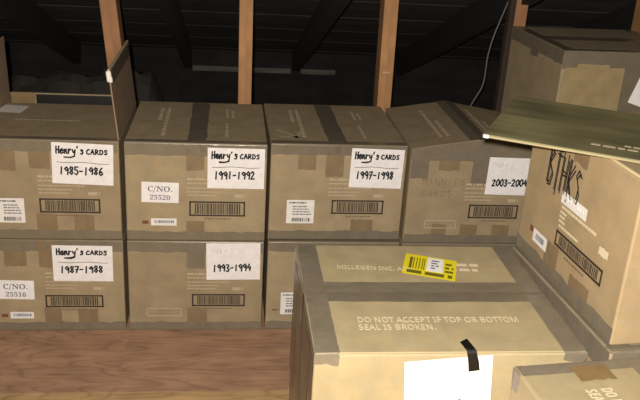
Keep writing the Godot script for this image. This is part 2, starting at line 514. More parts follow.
# ================= cartons =================
var body_mesh := {}
func carton(label: String, at: Vector3, turn: float, size := Vector3(CW, CH, CD), mat: Material = null, open := false, tent := 0.0, seed_ := 1, group := "") -> Node3D:
	# base at the middle of the bottom; the printed end faces local +z; the flaps meet along local z
	var t := thing("cardboard_carton", label, "box", at, turn, group)
	var W := size.x; var H := size.y; var D := size.z
	var m: Material = mat if mat else M["card%d" % (seed_ % 4)]
	var ft := 0.004
	t.set_meta("w", W); t.set_meta("h", H); t.set_meta("d", D)
	if not open:
		var key := "%s" % size
		if not body_mesh.has(key):
			body_mesh[key] = rounded_box(Vector3(W, H - ft, D), 0.005, 3, 0.0)
		put("body", body_mesh[key], m, t, Transform3D(Basis.IDENTITY, Vector3(0, (H - ft) / 2, 0)))
		var fm := rounded_box(Vector3(W / 2 - 0.0015, ft, D - 0.001), 0.0018, 2, 0.0)
		for s in [-1.0, 1.0]:
			# each flap hinges on its side and may stand a little above flat
			var hinge := Transform3D(Basis(Vector3(0, 0, 1), -s * tent), Vector3(s * W / 2, H - ft, 0))
			put("top_flap", fm, m, t, hinge * Transform3D(Basis.IDENTITY, Vector3(-s * (W / 4), ft / 2, 0)))
	else:
		var th := 0.005
		var st := SurfaceTool.new(); st.begin(Mesh.PRIMITIVE_TRIANGLES)
		add_rounded_box(st, Vector3(0, H / 2, D / 2 - th / 2), Vector3(W, H, th), 0.0024)
		add_rounded_box(st, Vector3(0, H / 2 + 0.010, -D / 2 + th / 2), Vector3(W - 0.012, H + 0.020, th), 0.0024)
		for s in [-1.0, 1.0]: add_rounded_box(st, Vector3(s * (W / 2 - th / 2), H / 2, 0), Vector3(th, H, D), 0.0024)
		add_rounded_box(st, Vector3(0, th / 2, 0), Vector3(W, th, D), 0.0024)
		put("body", st.commit(), m, t)
	return t

func end_tapes(t: Node3D, s: int, top := true, bottom := true, la := 0.035, lb := 0.040, cut := 0.004):
	# tape closing the printed end along its top and bottom edges
	var W: float = t.get_meta("w"); var H: float = t.get_meta("h"); var D: float = t.get_meta("d")
	if top: put("edge_tape", tape_edge(Vector3(0, H, D / 2), Vector3.UP, Vector3(0, 0, 1), Vector3.RIGHT, W - cut, la, lb, s), M.tape_grey, t)
	if bottom: put("edge_tape", tape_edge(Vector3(0, 0, D / 2), Vector3.DOWN, Vector3(0, 0, 1), Vector3.RIGHT, W - cut, 0.03, 0.033, s + 1, 0.006), M.tape_grey, t)

func seam_tape(t: Node3D, s: int, drop := 0.10, mat: Material = null, width := 0.06, shift := 0.0):
	var H: float = t.get_meta("h"); var D: float = t.get_meta("d")
	put("seam_tape", tape_edge(Vector3(shift, H, D / 2), Vector3.UP, Vector3(0, 0, 1), Vector3.RIGHT, width, D - 0.01, drop, s, 0.006), mat if mat else M.tape_brown, t)

func flap_print(t: Node3D, s: int):
	# two lines on each flap, running along the seam, their tops towards it
	var W: float = t.get_meta("w"); var H: float = t.get_meta("h"); var D: float = t.get_meta("d")
	var xf := face("top", W, H, D)
	var left := xf * Transform3D(Basis(Vector3(0, 0, 1), -PI / 2), Vector3(0, D, 0))     # reads towards the front
	printed(t, "flap_print", "DO NOT ACCEPT IF TOP OR BOTTOM", left, Vector2(0.09, 0.108), 0.013, 0.325, M.print_softpale)
	printed(t, "flap_print", "SEAL IS BROKEN.", left, Vector2(0.09, 0.085), 0.013, 0.155, M.print_softpale)
	var right := xf * Transform3D(Basis(Vector3(0, 0, 1), PI / 2), Vector3(W, 0, 0))     # reads towards the back
	words_line(t, "flap_print", right, 0.08, 0.23, 0.125, 0.010, M.print_softpale, s)
	words_line(t, "flap_print", right, 0.30, 0.40, 0.125, 0.010, M.print_softpale, s + 1)
	words_line(t, "flap_print", right, 0.30, 0.39, 0.105, 0.010, M.print_softpale, s + 2)

func outline_print(t: Node3D, xf: Transform3D, u0: float, u1: float, v0: float, v1: float):
	var st := SurfaceTool.new(); st.begin(Mesh.PRIMITIVE_TRIANGLES)
	var e := 0.003
	for k in [[u0, v0, u1, v0 + e], [u0, v1 - e, u1, v1], [u0, v0, u0 + e, v1], [u1 - e, v0, u1, v1]]:
		add_plain_box(st, Vector3(k[0], k[1], 0.0003), Vector3(k[2], k[3], 0.0008))
	put("printed_frame", st.commit(), M.print_softpale, t, xf)

func back_rows():
	var g := "cartons in the two rows along the back"
	var G := 0.003
	# ---- lower row ----
	var xf := face("front", CW, CH, CD)
	var l1 := carton("taped brown carton with handwritten note 1987-1988, on the plywood at the far left", Vector3(-0.463 + CW / 2, 0, -CD / 2), 0.0, Vector3(CW, CH, CD), null, false, 0, 0, g)
	end_tapes(l1, 100); seam_tape(l1, 102, 0.1, null, 0.055, -0.02); barcode_panel(l1, xf, 0.19, 0.379, 0.09, 0.136); small_print(l1, xf)
	flat_patch(l1, "tape_patch", xf, 0.07, 0.14, 0.243, 0.305, M.tape_brown, 3); flat_patch(l1, "tape_patch", xf, 0.185, 0.24, 0.028, 0.088, M.tape_brown, 4); flat_patch(l1, "tape_patch", xf, 0.295, 0.36, 0.028, 0.085, M.tape_brown, 5)
	note(l1, xf, 0.222, 0.19, 0.193, 0.130, -0.006, "1987-1988", 0)
	number_label(l1, xf, 0.038, 0.122, "25516"); strip_label(l1, xf, 0.073, 0.047, 0.076)
	var l2 := carton("taped brown carton with note 1993-1994 on the plywood, lower row", Vector3(CW / 2, 0, -CD / 2), 0.0, Vector3(CW, CH, CD), null, false, 0, 1, g)
	end_tapes(l2, 110); seam_tape(l2, 112, 0.1, M.tape_grey); barcode_panel(l2, xf, 0.211, 0.391, 0.094, 0.141); small_print(l2, xf)
	flat_patch(l2, "tape_patch", xf, 0.195, 0.262, 0.03, 0.09, M.tape_brown, 6)
	note(l2, xf, 0.260, 0.196, 0.180, 0.136, 0.012, "1993-1994", 1); outline_print(l2, xf, 0.059, 0.177, 0.055, 0.087)
	var l3 := carton("brown carton with a white shipping label, lower row, half hidden behind the near carton", Vector3(0.4635 + CW / 2, 0, -CD / 2 - 0.004), 0.0, Vector3(CW, CH, CD), null, false, 0, 2, g)
	end_tapes(l3, 120, true, true, 0.035, 0.035); seam_tape(l3, 122); barcode_panel(l3, xf); small_print(l3, xf)
	serial_label(l3, xf, 0.051, 0.06, 0.088, 0.086); words_line(l3, "printed_mark", xf, 0.022, 0.044, 0.075, 0.005, M.logo, 12)
	var l4 := carton("brown carton at the bottom of the back row under the carton marked 2003-2004", Vector3(0.92 + CW / 2, 0, -CD / 2), 0.0, Vector3(CW, CH, CD), null, false, 0, 3, g)
	end_tapes(l4, 130); seam_tape(l4, 132)
	var l5 := carton("brown carton at the far right bottom of the back row", Vector3(1.385 + CW / 2, 0, -CD / 2 + 0.06), 0.0, Vector3(CW, CH, CD), null, false, 0, 0, g)
	end_tapes(l5, 140); seam_tape(l5, 142)
	# ---- upper row ----
	var H := CH + G
	var u1 := carton("open brown carton with upright flaps and handwritten note 1985-1986", Vector3(-0.463 + CW / 2, H, -CD / 2), 0.0, Vector3(CW, CH, CD), null, true, 0, 1, g)
	open_carton(u1, xf)
	var u2 := carton("taped brown carton with note 1991-1992 and a C/NO. label, upper row", Vector3(CW / 2 + 0.001, H, -CD / 2), 0.0, Vector3(CW, CH, CD), null, false, 0, 2, g)
	end_tapes(u2, 200, true, true, 0.03, 0.042); seam_tape(u2, 202, 0.03, M.tape_dark); flat_patch(u2, "tape_patch", xf, 0.193, 0.25, 0.247, 0.31, M.tape_brown, 10); flap_print(u2, 60); barcode_panel(u2, xf, 0.202, 0.383, 0.089, 0.141); small_print(u2, xf)
	flat_patch(u2, "tape_patch", xf, 0.192, 0.251, 0.025, 0.07, M.tape_brown, 7)
	note(u2, xf, 0.260, 0.188, 0.182, 0.137, -0.004, "1991-1992", 0)
	number_label(u2, xf, 0.050, 0.136, "25520"); strip_label(u2, xf, 0.079, 0.054)
	var ry := 0.0142
	var c3 := Vector3(0.4627, H, -0.0164) + Basis(Vector3.UP, ry) * Vector3(CW / 2, 0, -CD / 2)
	var u3 := carton("taped brown carton with tilted note 1997-1998 and a shipping label, upper row", c3, ry, Vector3(CW, CH, CD), null, false, 0.0, 0, g)
	end_tapes(u3, 210, true, true, 0.035, 0.036); seam_tape(u3, 212, 0.03, M.tape_dark, 0.062, -0.005); flat_patch(u3, "tape_patch", xf, 0.181, 0.241, 0.228, 0.31, M.tape_brown, 19); flap_print(u3, 64); barcode_panel(u3, xf, 0.209, 0.385, 0.095, 0.145); small_print(u3, xf)
	flat_patch(u3, "tape_patch", xf, 0.09, 0.149, 0.25, 0.315, M.tape_brown, 8); flat_patch(u3, "tape_patch", xf, 0.278, 0.354, 0.028, 0.075, M.tape_brown, 9)
	note(u3, xf, 0.262, 0.192, 0.176, 0.136, -0.02, "1997-1998", 0)
	serial_label(u3, xf, 0.059, 0.060, 0.092, 0.084)
	printed_arrow(u3)
	var tent := 0.16
	var u4 := carton("bulging brown carton with peaked top and note 2003-2004, beside the right-hand carton", Vector3(0.921 + CW / 2, H, -CD / 2 + 0.002), 0.0, Vector3(CW, CH, CD), null, false, tent, 1, g)
	bulging_carton(u4, xf, tent)
	var u5 := carton("brown carton in the upper back row carrying the far top carton", Vector3(1.385 + CW / 2, H, -CD / 2 + 0.06), 0.0, Vector3(CW, CH, CD), null, false, 0, 3, g)
	end_tapes(u5, 230); seam_tape(u5, 232)

func printed_arrow(t: Node3D):
	var xf := face("top", CW, CH, CD)
	var left := xf * Transform3D(Basis.IDENTITY, Vector3(0.03, 0.02, 0))
	var st := SurfaceTool.new(); st.begin(Mesh.PRIMITIVE_TRIANGLES)
	add_stroke(st, [Vector2(0.0, 0.13), Vector2(0.06, 0.05), Vector2(0.078, 0.11)], 0.017, 0.0009)
	add_stroke(st, [Vector2(0.06, 0.05), Vector2(0.005, 0.055)], 0.017, 0.0009)
	put("printed_arrow", st.commit(), M.print_softpale, t, left)

func open_carton(t: Node3D, xf: Transform3D):
	var H := CH; var th := 0.005
	# the two long flaps stand up, the right one leaning over its neighbour
	for s in [1.0, -1.0]:
		var lean := 0.10 if s > 0 else 0.02
		var hinge := Transform3D(Basis(Vector3(0, 1, 0), 0.0) * Basis(Vector3(0, 0, 1), lean), Vector3(s * (CW / 2 - 0.003), H, 0))
		var f := put("top_flap", rounded_box(Vector3(th, 0.222, CD - 0.02), 0.0022, 3), M.card_flap, t, hinge * Transform3D(Basis.IDENTITY, Vector3(0, 0.111, 0)))
		if s > 0:
			f.set_meta("label", "upright flap with a strip of dark tape along its torn top")
			put("flap_tape", rounded_box(Vector3(0.0012, 0.045, CD - 0.03), 0.0005), M.tape_dark, f, Transform3D(Basis.IDENTITY, Vector3(th / 2 + 0.0006, 0.085, 0)))
			put("torn_edge", rounded_box(Vector3(0.008, 0.010, CD - 0.02), 0.003), M.card_edge, f, Transform3D(Basis.IDENTITY, Vector3(0, 0.110, 0)))
			var st := SurfaceTool.new(); st.begin(Mesh.PRIMITIVE_TRIANGLES)
			add_rounded_box(st, Vector3(0, 0.094, CD / 2 - 0.006), Vector3(0.016, 0.036, 0.012), 0.0055)
			add_rounded_box(st, Vector3(0.004, 0.084, CD / 2 - 0.004), Vector3(0.012, 0.018, 0.010), 0.004)
			put("torn_paper", st.commit(), M.paper_warm, f)
	# board lying inside on what the carton holds, short of the back wall
	var st2 := SurfaceTool.new(); st2.begin(Mesh.PRIMITIVE_TRIANGLES)
	add_rounded_box(st2, Vector3(0, H - 0.004, 0.030), Vector3(CW - 0.014, 0.006, CD - 0.075), 0.0028, 3, 0.0)
	var lid := put("inner_flap", st2.commit(), M.card0, t)
	var tf := Transform3D(Basis(Vector3.RIGHT, Vector3(0, 0, -1), Vector3.UP), Vector3(-CW / 2, H + 0.0012, CD / 2))
	words_line(lid, "flap_print", tf, 0.088, 0.296, 0.205, 0.007, M.print_softpale, 77)
	var st3 := SurfaceTool.new(); st3.begin(Mesh.PRIMITIVE_TRIANGLES)
	var ring := []
	for i in 13: ring.append(Vector2(0.19 + 0.014 * cos(i * TAU / 12), 0.129 + 0.02 * sin(i * TAU / 12)))
	add_stroke(st3, ring, 0.004, 0.0012)
	put("printed_mark", st3.commit(), M.print_softpale, lid, tf)
	var wl := put("paper_label", paper_mesh(0.085, 0.09, 0.0), M.paper_warm, lid, tf * Transform3D(Basis(Vector3(0, 0, 1), -0.12), Vector3(0.003, 0.29, 0)))
	wl.set_meta("label", "white paper corner on the open carton")
	put("tape_patch", tape_edge(Vector3(-0.175, H + 0.02, -CD / 2 + 0.005), Vector3.UP, Vector3(0, 0, 1), Vector3.RIGHT, 0.085, 0.005, 0.05, 90, 0.01, 0.002), M.tape_tan, t)
	var gap_strip := put("dark_gap_strip", rounded_box(Vector3(0.345, 0.10, 0.003), 0.001), M.tape_black, t, Transform3D(Basis.IDENTITY, Vector3(0.043, H - 0.034, -CD / 2 + 0.0085)))  # added strip: the darkness of the gap is put into its black colour
	gap_strip.set_meta("label", "added black strip painting the dark of the gap at the back of the open carton")
	end_tapes(t, 190, false, true)
	put("edge_tape", tape_edge(Vector3(0, H, CD / 2), Vector3.UP, Vector3(0, 0, 1), Vector3.RIGHT, CW - 0.01, 0.03, 0.038, 191), M.tape_grey, t)
	barcode_panel(t, xf, 0.195, 0.384, 0.094, 0.143); small_print(t, xf)
	flat_patch(t, "tape_patch", xf, 0.172, 0.236, 0.243, 0.312, M.tape_brown, 11); flat_patch(t, "tape_patch", xf, 0.07, 0.132, 0.235, 0.312, M.tape_brown, 12)
	flat_patch(t, "tape_patch", xf, 0.183, 0.247, 0.03, 0.09, M.tape_brown, 13); flat_patch(t, "tape_patch", xf, 0.30, 0.363, 0.03, 0.088, M.tape_brown, 14)
	note(t, xf, 0.240, 0.196, 0.188, 0.136, -0.03, "1985-1986", 0)
	serial_label(t, xf, 0.066, 0.058, 0.082, 0.084)

func bulging_carton(t: Node3D, xf: Transform3D, tent: float):
	var H := CH
	var rise := CW / 2 * sin(tent)
	# gable of grey film closing the peak at the printed end, and film down over the corners
	var st := SurfaceTool.new(); st.begin(Mesh.PRIMITIVE_TRIANGLES)
	var n := Vector3(0, 0, 1); var k := 12
	var wob := noise(81, 9.0, 3)
	for i in k:
		var a := float(i) / k; var b := float(i + 1) / k
		var ya := H + rise * (1 - absf(2 * a - 1)) - 0.001; var yb := H + rise * (1 - absf(2 * b - 1)) - 0.001
		var la := H - 0.040 - 0.006 * wob.get_noise_1d(a); var lb := H - 0.040 - 0.006 * wob.get_noise_1d(b)
		quad(st, [Vector3((a - 0.5) * CW, la, CD / 2 + 0.001), Vector3((b - 0.5) * CW, lb, CD / 2 + 0.001), Vector3((b - 0.5) * CW, yb, CD / 2 + 0.001), Vector3((a - 0.5) * CW, ya, CD / 2 + 0.001)], [n, n, n, n])
		quad(st, [Vector3((a - 0.5) * CW, la, CD / 2 - 0.0005), Vector3((b - 0.5) * CW, lb, CD / 2 - 0.0005), Vector3((b - 0.5) * CW, yb, CD / 2 - 0.0005), Vector3((a - 0.5) * CW, ya, CD / 2 - 0.0005)], [-n, -n, -n, -n])
	put("edge_tape", st.commit(), M.tape_grey, t)
	# inner flap closing the gable at the back
	var st2 := SurfaceTool.new(); st2.begin(Mesh.PRIMITIVE_TRIANGLES)
	for z in [-CD / 2 + 0.004, CD / 2 - 0.006]:
		for s in [1.0, -1.0]:
			var nn := Vector3(0, 0, s)
			quad(st2, [Vector3(-CW / 2, H - 0.01, z + s * 0.002), Vector3(CW / 2, H - 0.01, z + s * 0.002), Vector3(0, H + rise - 0.005, z + s * 0.002), Vector3(0, H + rise - 0.005, z + s * 0.002)], [nn, nn, nn, nn])
	put("inner_flap", st2.commit(), M.card1, t)
	# the seam film saddles the peak
	var st3 := SurfaceTool.new(); st3.begin(Mesh.PRIMITIVE_TRIANGLES)
	for s in [-1.0, 1.0]:
		var w := 0.034
		var nn := Vector3(s * sin(tent), cos(tent), 0)
		var top := Vector3(0, H + rise + 0.002, 0); var low := Vector3(s * w, H + rise + 0.002 - w * tan(tent), 0)
		var f := Vector3(0, 0, CD / 2); 
		quad(st3, [top - f, low - f, low + f, top + f], [nn, nn, nn, nn])
	put("seam_tape", st3.commit(), M.tape_dark, t)
	for s in [-1.0, 1.0]:
		var edge := Transform3D(Basis(Vector3(0, 0, 1), -s * tent), Vector3(s * CW / 2, H, 0))
		var tt := edge * face("top", 0.0, 0.0, CD)
		var o := -0.16 if s > 0 else 0.12
		words_line(t, "flap_print", tt * Transform3D(Basis(Vector3(0, 0, 1), PI / 2), Vector3(o, 0, 0.0002)), 0.08, 0.40, 0.0, 0.012, M.print_softpale, 84)
		words_line(t, "flap_print", tt * Transform3D(Basis(Vector3(0, 0, 1), PI / 2), Vector3(o + 0.025, 0, 0.0002)), 0.08, 0.26, 0.0, 0.012, M.print_softpale, 85)
	# film hanging lower at the left corner and beside the note
	flat_patch(t, "tape_patch", xf, 0.002, 0.062, 0.235, 0.30, M.tape_grey, 15, 0.0006)
	flat_patch(t, "tape_patch", xf, 0.21, 0.30, 0.215, 0.30, M.tape_grey, 16, 0.0005)
	flat_patch(t, "tape_patch", xf, 0.095, 0.165, 0.265, 0.30, M.tape_brown, 17, 0.0018)
	end_tapes(t, 220, false, true)
	barcode_panel(t, xf, 0.216, 0.388, 0.095, 0.145); small_print(t, xf)
	for k2 in [[0.095, 0.145], [0.194, 0.253], [0.307, 0.366]]: flat_patch(t, "tape_patch", xf, k2[0], k2[1], 0.028, 0.072, M.tape_brown, 18)
	note(t, xf, 0.263, 0.183, 0.17, 0.132, -0.01, "2003-2004", 1)
	outline_print(t, xf, 0.067, 0.179, 0.056, 0.086)
	var st4 := SurfaceTool.new(); st4.begin(Mesh.PRIMITIVE_TRIANGLES)
	add_words(st4, "MINNIES", Vector2(0.045, 0.212), 0.026, 0.15, 0.0025, 0.0009)
	add_words(st4, "CARDS", Vector2(0.045, 0.172), 0.024, 0.11, 0.0025, 0.0009)
	put("pencil_writing", st4.commit(), M.pencil, t, xf)

func near_stack():
	var NH := 0.337
	# cartons under the near ones, out of the photograph's view but for their tops
	var nW := 0.457; var nD := 0.515
	var cx := 0.4853 + nD / 2; var cz := 1.2037 - nW / 2
	var lower := carton("brown carton on the plywood, carrying the near carton with the yellow sticker", Vector3(cx, 0, cz), -PI / 2, Vector3(nW - 0.004, NH, nD - 0.004), M.card_near, false, 0, 0)
	end_tapes(lower, 300)
	var near := carton("large near carton with yellow sticker on top and white paper on its front", Vector3(cx, NH + 0.003, cz), -PI / 2, Vector3(nW, 0.34, nD), M.card_near, false, 0, 2)
	near_carton(near, nW, 0.34, nD)
	# the stack on the right
	var ry := atan2(0.034, 0.442)
	var rb := Basis(Vector3.UP, ry)
	var sW := 0.462; var sD := 0.50
	var corner := Vector3(1.0085, 0, 0.747)       # back left corner of the stack
	var mid := corner + rb * Vector3(sD / 2, 0, sW / 2)
	var low := carton("brown carton on the plywood at the bottom of the right-hand stack", mid, ry - PI / 2, Vector3(sW, NH, sD), M.card_right, false, 0, 1)
	end_tapes(low, 310)
	var second := carton("brown carton with silvery tape on its edges, under the carton marked in black scrawl", mid + Vector3(0, NH + 0.003, 0), ry - PI / 2, Vector3(sW, 0.34, sD), M.card_right, false, 0, 2)
	end_tapes(second, 312, true, true, 0.05, 0.05, 0.0)
	seam_tape(second, 314, 0.08, M.tape_grey)
	put("corner_tape", tape_edge(Vector3(sW / 2, 0.34, sD / 2 - 0.045), Vector3.UP, Vector3.RIGHT, Vector3(0, 0, 1), 0.085, 0.02, 0.06, 316, 0.008), M.tape_grey, second)
	var rW := 0.443; var rD := 0.49
	var rc := Vector3(1.014, 0, 0.750) + rb * Vector3(rD / 2, 0, rW / 2)
	var right := carton("large carton at right with black scrawl and framed barcode on its end", rc + Vector3(0, NH + 0.346, 0), ry - PI / 2, Vector3(rW, 0.3345, rD), M.card_right, false, 0, 3)
	right_carton(right, rW, 0.3345, rD)
	olive_sheet()
	# the carton in the lower right corner of the picture
	var qy := 0.105; var qW := 0.51; var qD := 0.42
	var qb := Basis(Vector3.UP, qy)
	var qc := Vector3(0.843, 0, 1.250) + qb * Vector3(qW / 2, 0, qD / 2)
	var q0 := carton("brown carton under the nearest carton at the lower right", qc, qy, Vector3(qW - 0.01, NH, qD - 0.01), M.card_right, false, 0, 0)
	end_tapes(q0, 320)
	var q := carton("nearest carton at the lower right, grey tape crossing its top", qc + Vector3(0, NH + 0.003, 0), qy, Vector3(qW, 0.34, qD), M.card_near, false, 0, 1)
	corner_carton(q, qW, 0.34, qD)

func near_carton(t: Node3D, W: float, H: float, D: float):
	# local +x is the side towards the camera; world x runs along local -z ... +z reversed
	# top frame as the photograph shows it: x to the right along the front edge, y away from the camera
	var top := Transform3D(Basis(Vector3(0, 0, -1), Vector3(-1, 0, 0), Vector3.UP), Vector3(W / 2, H, D / 2))
	var front := Transform3D(Basis(Vector3(0, 0, -1), Vector3.UP, Vector3.RIGHT), Vector3(W / 2, 0, D / 2))
	# tape over both ends and along the seam
	for s in [-1.0, 1.0]:
		put("edge_tape", tape_edge(Vector3(0, H, s * D / 2), Vector3.UP, Vector3(0, 0, s), Vector3.RIGHT, W + 0.002, 0.046, 0.05, 330 + int(s), 0.0015), M.tape_grey, t)
	put("corner_tape", tape_edge(Vector3(W / 2, H, D / 2 - 0.023), Vector3.UP, Vector3.RIGHT, Vector3(0, 0, 1), 0.046, 0.02, 0.024, 340, 0.006), M.tape_grey, t)
	put("corner_tape", tape_edge(Vector3(W / 2, H, -D / 2 + 0.022), Vector3.UP, Vector3.RIGHT, Vector3(0, 0, 1), 0.044, 0.02, 0.02, 342, 0.006), M.tape_grey, t)
	# two lengths overlap along the seam, so that the edge of the upper one shows
	put("seam_tape", tape_edge(Vector3(0.020, H, D / 2), Vector3.UP, Vector3(0, 0, 1), Vector3.RIGHT, 0.044, D - 0.004, 0.09, 344, 0.004), M.tape_dark, t)
	put("seam_tape", tape_edge(Vector3(-0.018, H + 0.0012, D / 2 + 0.0012), Vector3.UP, Vector3(0, 0, 1), Vector3.RIGHT, 0.046, D - 0.004, 0.09, 346, 0.004), M.tape_grey, t)
	# the left end is papered with tape from top to bottom
	var lf := face("front", W, H, D)
	for k in 4: flat_patch(t, "end_tape", lf, 0.004 + 0.005 * k, W - 0.004, 0.015 + 0.07 * k, 0.095 + 0.072 * k, M.tape_dark if k % 2 else M.tape_grey, 350 + k, 0.0009 + 0.0001 * k)
	for k in 3: flat_patch(t, "end_tape", lf, 0.05 + 0.14 * k, 0.11 + 0.14 * k, 0.02, H - 0.03, M.tape_dark, 356 + k, 0.0014 + 0.0001 * k)
	printed(t, "flap_print", "DO NOT ACCEPT IF TOP OR BOTTOM", top, Vector2(0.096, 0.106), 0.019, 0.322, M.print_pale, "Droid Sans", false)
	printed(t, "flap_print", "SEAL IS BROKEN.", top, Vector2(0.094, 0.078), 0.019, 0.150, M.print_pale, "Droid Sans", false)
	printed(t, "flap_print", "MILLEGEN INC. ADD", top, Vector2(0.083, 0.335), 0.017, 0.17, M.print_pale, "Droid Sans", false, -0.06)
	words_line(t, "flap_print", top * Transform3D(Basis(Vector3(0, 0, 1), -0.05), Vector3(0.352, 0.353, 0)), 0.0, 0.055, 0.0, 0.011, M.print_pale, 61)
	words_line(t, "flap_print", top * Transform3D(Basis(Vector3(0, 0, 1), -0.05), Vector3(0.340, 0.329, 0)), 0.0, 0.060, 0.0, 0.011, M.print_pale, 62)
	# yellow sticker, set askew
	var st := SurfaceTool.new(); st.begin(Mesh.PRIMITIVE_TRIANGLES)
	var xs := Vector3(0.110, -0.040, 0); var ys := Vector3(0.030, 0.098, 0)
	var sb := Basis(xs.normalized(), ys.normalized(), Vector3(0, 0, 1))
	var sw := xs.length(); var sh := ys.length()
	var yl := put("yellow_sticker", paper_mesh(sw, sh, 0.0), M.yellow, t, top * Transform3D(sb, Vector3(0.223, 0.316, 0)))
	yl.set_meta("label", "yellow sticker with dark code and a white square")
	bars(st, sw * 0.10, sw * 0.40, sh * 0.30, sh * 0.86, 0.0016, 0.0022, 14)
	put("barcode", st.commit(), M.yellow_ink, yl)
	var wsq := put("white_square", paper_mesh(sw * 0.31, sh * 0.66, 0.0), M.paper, yl, Transform3D(Basis.IDENTITY, Vector3(sw * 0.44, sh * 0.28, 0.0006)))
	wsq.set_meta("label", "white square with grey small print")
	var idy := Transform3D.IDENTITY.translated(Vector3(0, 0, 0.0010))
	for k in 4: words_line(yl, "small_print", idy.translated(Vector3(0, 0, 0.0008)), sw * 0.52, sw * (0.64 + 0.03 * (k % 2)), sh * (0.40 + 0.12 * k), 0.006, M.ink_grey, 70 + k)
	for k in 3: words_line(yl, "small_print", idy, sw * 0.79, sw * 0.95, sh * (0.32 + 0.18 * k), 0.010, M.yellow_ink, 75 + k)
	words_line(yl, "large_print", idy, sw * 0.08, sw * 0.94, sh * 0.07, 0.015, M.yellow_ink, 79)
	# white paper on the front, held by a bent strip of black tape
	var pp := put("paper_sheet", paper_mesh(0.166, 0.17, 0.0), M.paper, t, front * Transform3D(Basis(Vector3(0, 0, 1), 0.085), Vector3(0.182, H - 0.1895, 0)))
	pp.set_meta("label", "blank-looking white paper sheet")
	var st2 := SurfaceTool.new(); st2.begin(Mesh.PRIMITIVE_TRIANGLES)
	add_stroke(st2, [Vector2(0.056, 0.080), Vector2(0.055, 0.03)], 0.0045, 0.0016)
	add_stroke(st2, [Vector2(0.106, 0.078), Vector2(0.105, 0.03)], 0.0045, 0.0016)
	put("handwriting", st2.commit(), M.ink_grey, pp)
	var st3 := SurfaceTool.new(); st3.begin(Mesh.PRIMITIVE_TRIANGLES)
	# black tape: across the top edge slantwise, then straight down the front
	var L := []; var Rr := []; var N := []
	var at := func(x: float, y: float): return top * Vector3(x, y, 0.0016)
	var af := func(x: float, y: float): return front * Vector3(x, y, 0.0030)
	L.append(at.call(0.2775, 0.032)); Rr.append(at.call(0.2945, 0.044)); N.append(Vector3.UP)
	L.append(at.call(0.281, 0.012)); Rr.append(at.call(0.300, 0.014)); N.append(Vector3(0.15, 1, 0).normalized())
	L.append(at.call(0.2825, 0.002)); Rr.append(at.call(0.3015, 0.002)); N.append(Vector3(0.7, 0.7, 0))
	L.append(af.call(0.283, H - 0.004)); Rr.append(af.call(0.302, H - 0.004)); N.append(Vector3(1, 0.2, 0).normalized())
	L.append(af.call(0.287, H - 0.022)); Rr.append(af.call(0.3075, H - 0.020)); N.append(Vector3.RIGHT)
	L.append(af.call(0.290, H - 0.041)); Rr.append(af.call(0.311, H - 0.038)); N.append(Vector3.RIGHT)
	for i in L.size() - 1:
		quad(st3, [L[i], Rr[i], Rr[i + 1], L[i + 1]], [N[i], N[i], N[i + 1], N[i + 1]])
	var bt := put("black_tape", st3.commit(), M.tape_black, t)
	bt.set_meta("label", "short bent strip of black tape")

func right_carton(t: Node3D, W: float, H: float, D: float):
	var xf := face("front", W, H, D)
	barcode_panel(t, xf, 0.176, 0.374, 0.089, 0.124)
	# white label and lines of small print above the code
	var w := put("address_label", paper_mesh(0.107, 0.026, 0.0), M.paper_warm, t, xf * Transform3D(Basis.IDENTITY, Vector3(0.174, 0.186, 0)))
	w.set_meta("label", "narrow white label")
	words_line(w, "small_print", Transform3D.IDENTITY.translated(Vector3(0, 0, 0.001)), 0.01, 0.095, 0.012, 0.006, M.ink_faint, 90)
	words_line(t, "small_print", xf, 0.18, 0.33, 0.175, 0.006, M.print_pale, 91)
	for k in 3: words_line(t, "small_print", xf, 0.178, 0.203, 0.164 - 0.010 * k, 0.005, M.print_pale, 92 + k)
	words_line(t, "small_print", xf, 0.181, 0.265, 0.133, 0.005, M.print_pale, 95)
	flat_patch(t, "pale_label", xf, 0.346, 0.380, 0.148, 0.165, M.print_pale, 17)
	var s := put("strip_label", paper_mesh(0.068, 0.030, 0.0), M.paper_warm, t, xf * Transform3D(Basis.IDENTITY, Vector3(0.078, 0.054, 0)))
	var st := SurfaceTool.new(); st.begin(Mesh.PRIMITIVE_TRIANGLES)
	bars(st, 0.014, 0.056, 0.009, 0.022, 0.0016, 0.0012, 15)
	put("barcode", st.commit(), M.ink_grey, s)
	words_line(t, "printed_mark", xf, 0.058, 0.074, 0.070, 0.014, M.logo, 96)
	# black scrawl
	var st2 := SurfaceTool.new(); st2.begin(Mesh.PRIMITIVE_TRIANGLES)
	for k in [0, 1]:
		add_words(st2, "BTHKS", Vector2(0.092 + 0.005 * k, 0.207 - 0.006 * k), 0.080, 0.150, 0.0042, 0.0010 + 0.0001 * k, 0.0)
	put("marker_scrawl", st2.commit(), M.ink, t, xf)
	# grey film along the foot of the end, brown patches
	put("edge_tape", tape_edge(Vector3(0, 0, D / 2), Vector3.DOWN, Vector3(0, 0, 1), Vector3.RIGHT, W, 0.03, 0.036, 360, 0.008), M.tape_grey, t)
	flat_patch(t, "tape_patch", xf, 0.14, 0.20, 0.02, 0.085, M.tape_brown, 361)
	flat_patch(t, "tape_patch", xf, 0.26, 0.34, 0.02, 0.062, M.tape_brown, 362)
	# raw top edge of the end panel
	put("raw_edge", rounded_box(Vector3(W - 0.01, 0.006, 0.007), 0.0025), M.card_edge, t, Transform3D(Basis.IDENTITY, Vector3(0, H - 0.001, D / 2 - 0.003)))
	seam_tape(t, 364, 0.05, M.tape_brown)

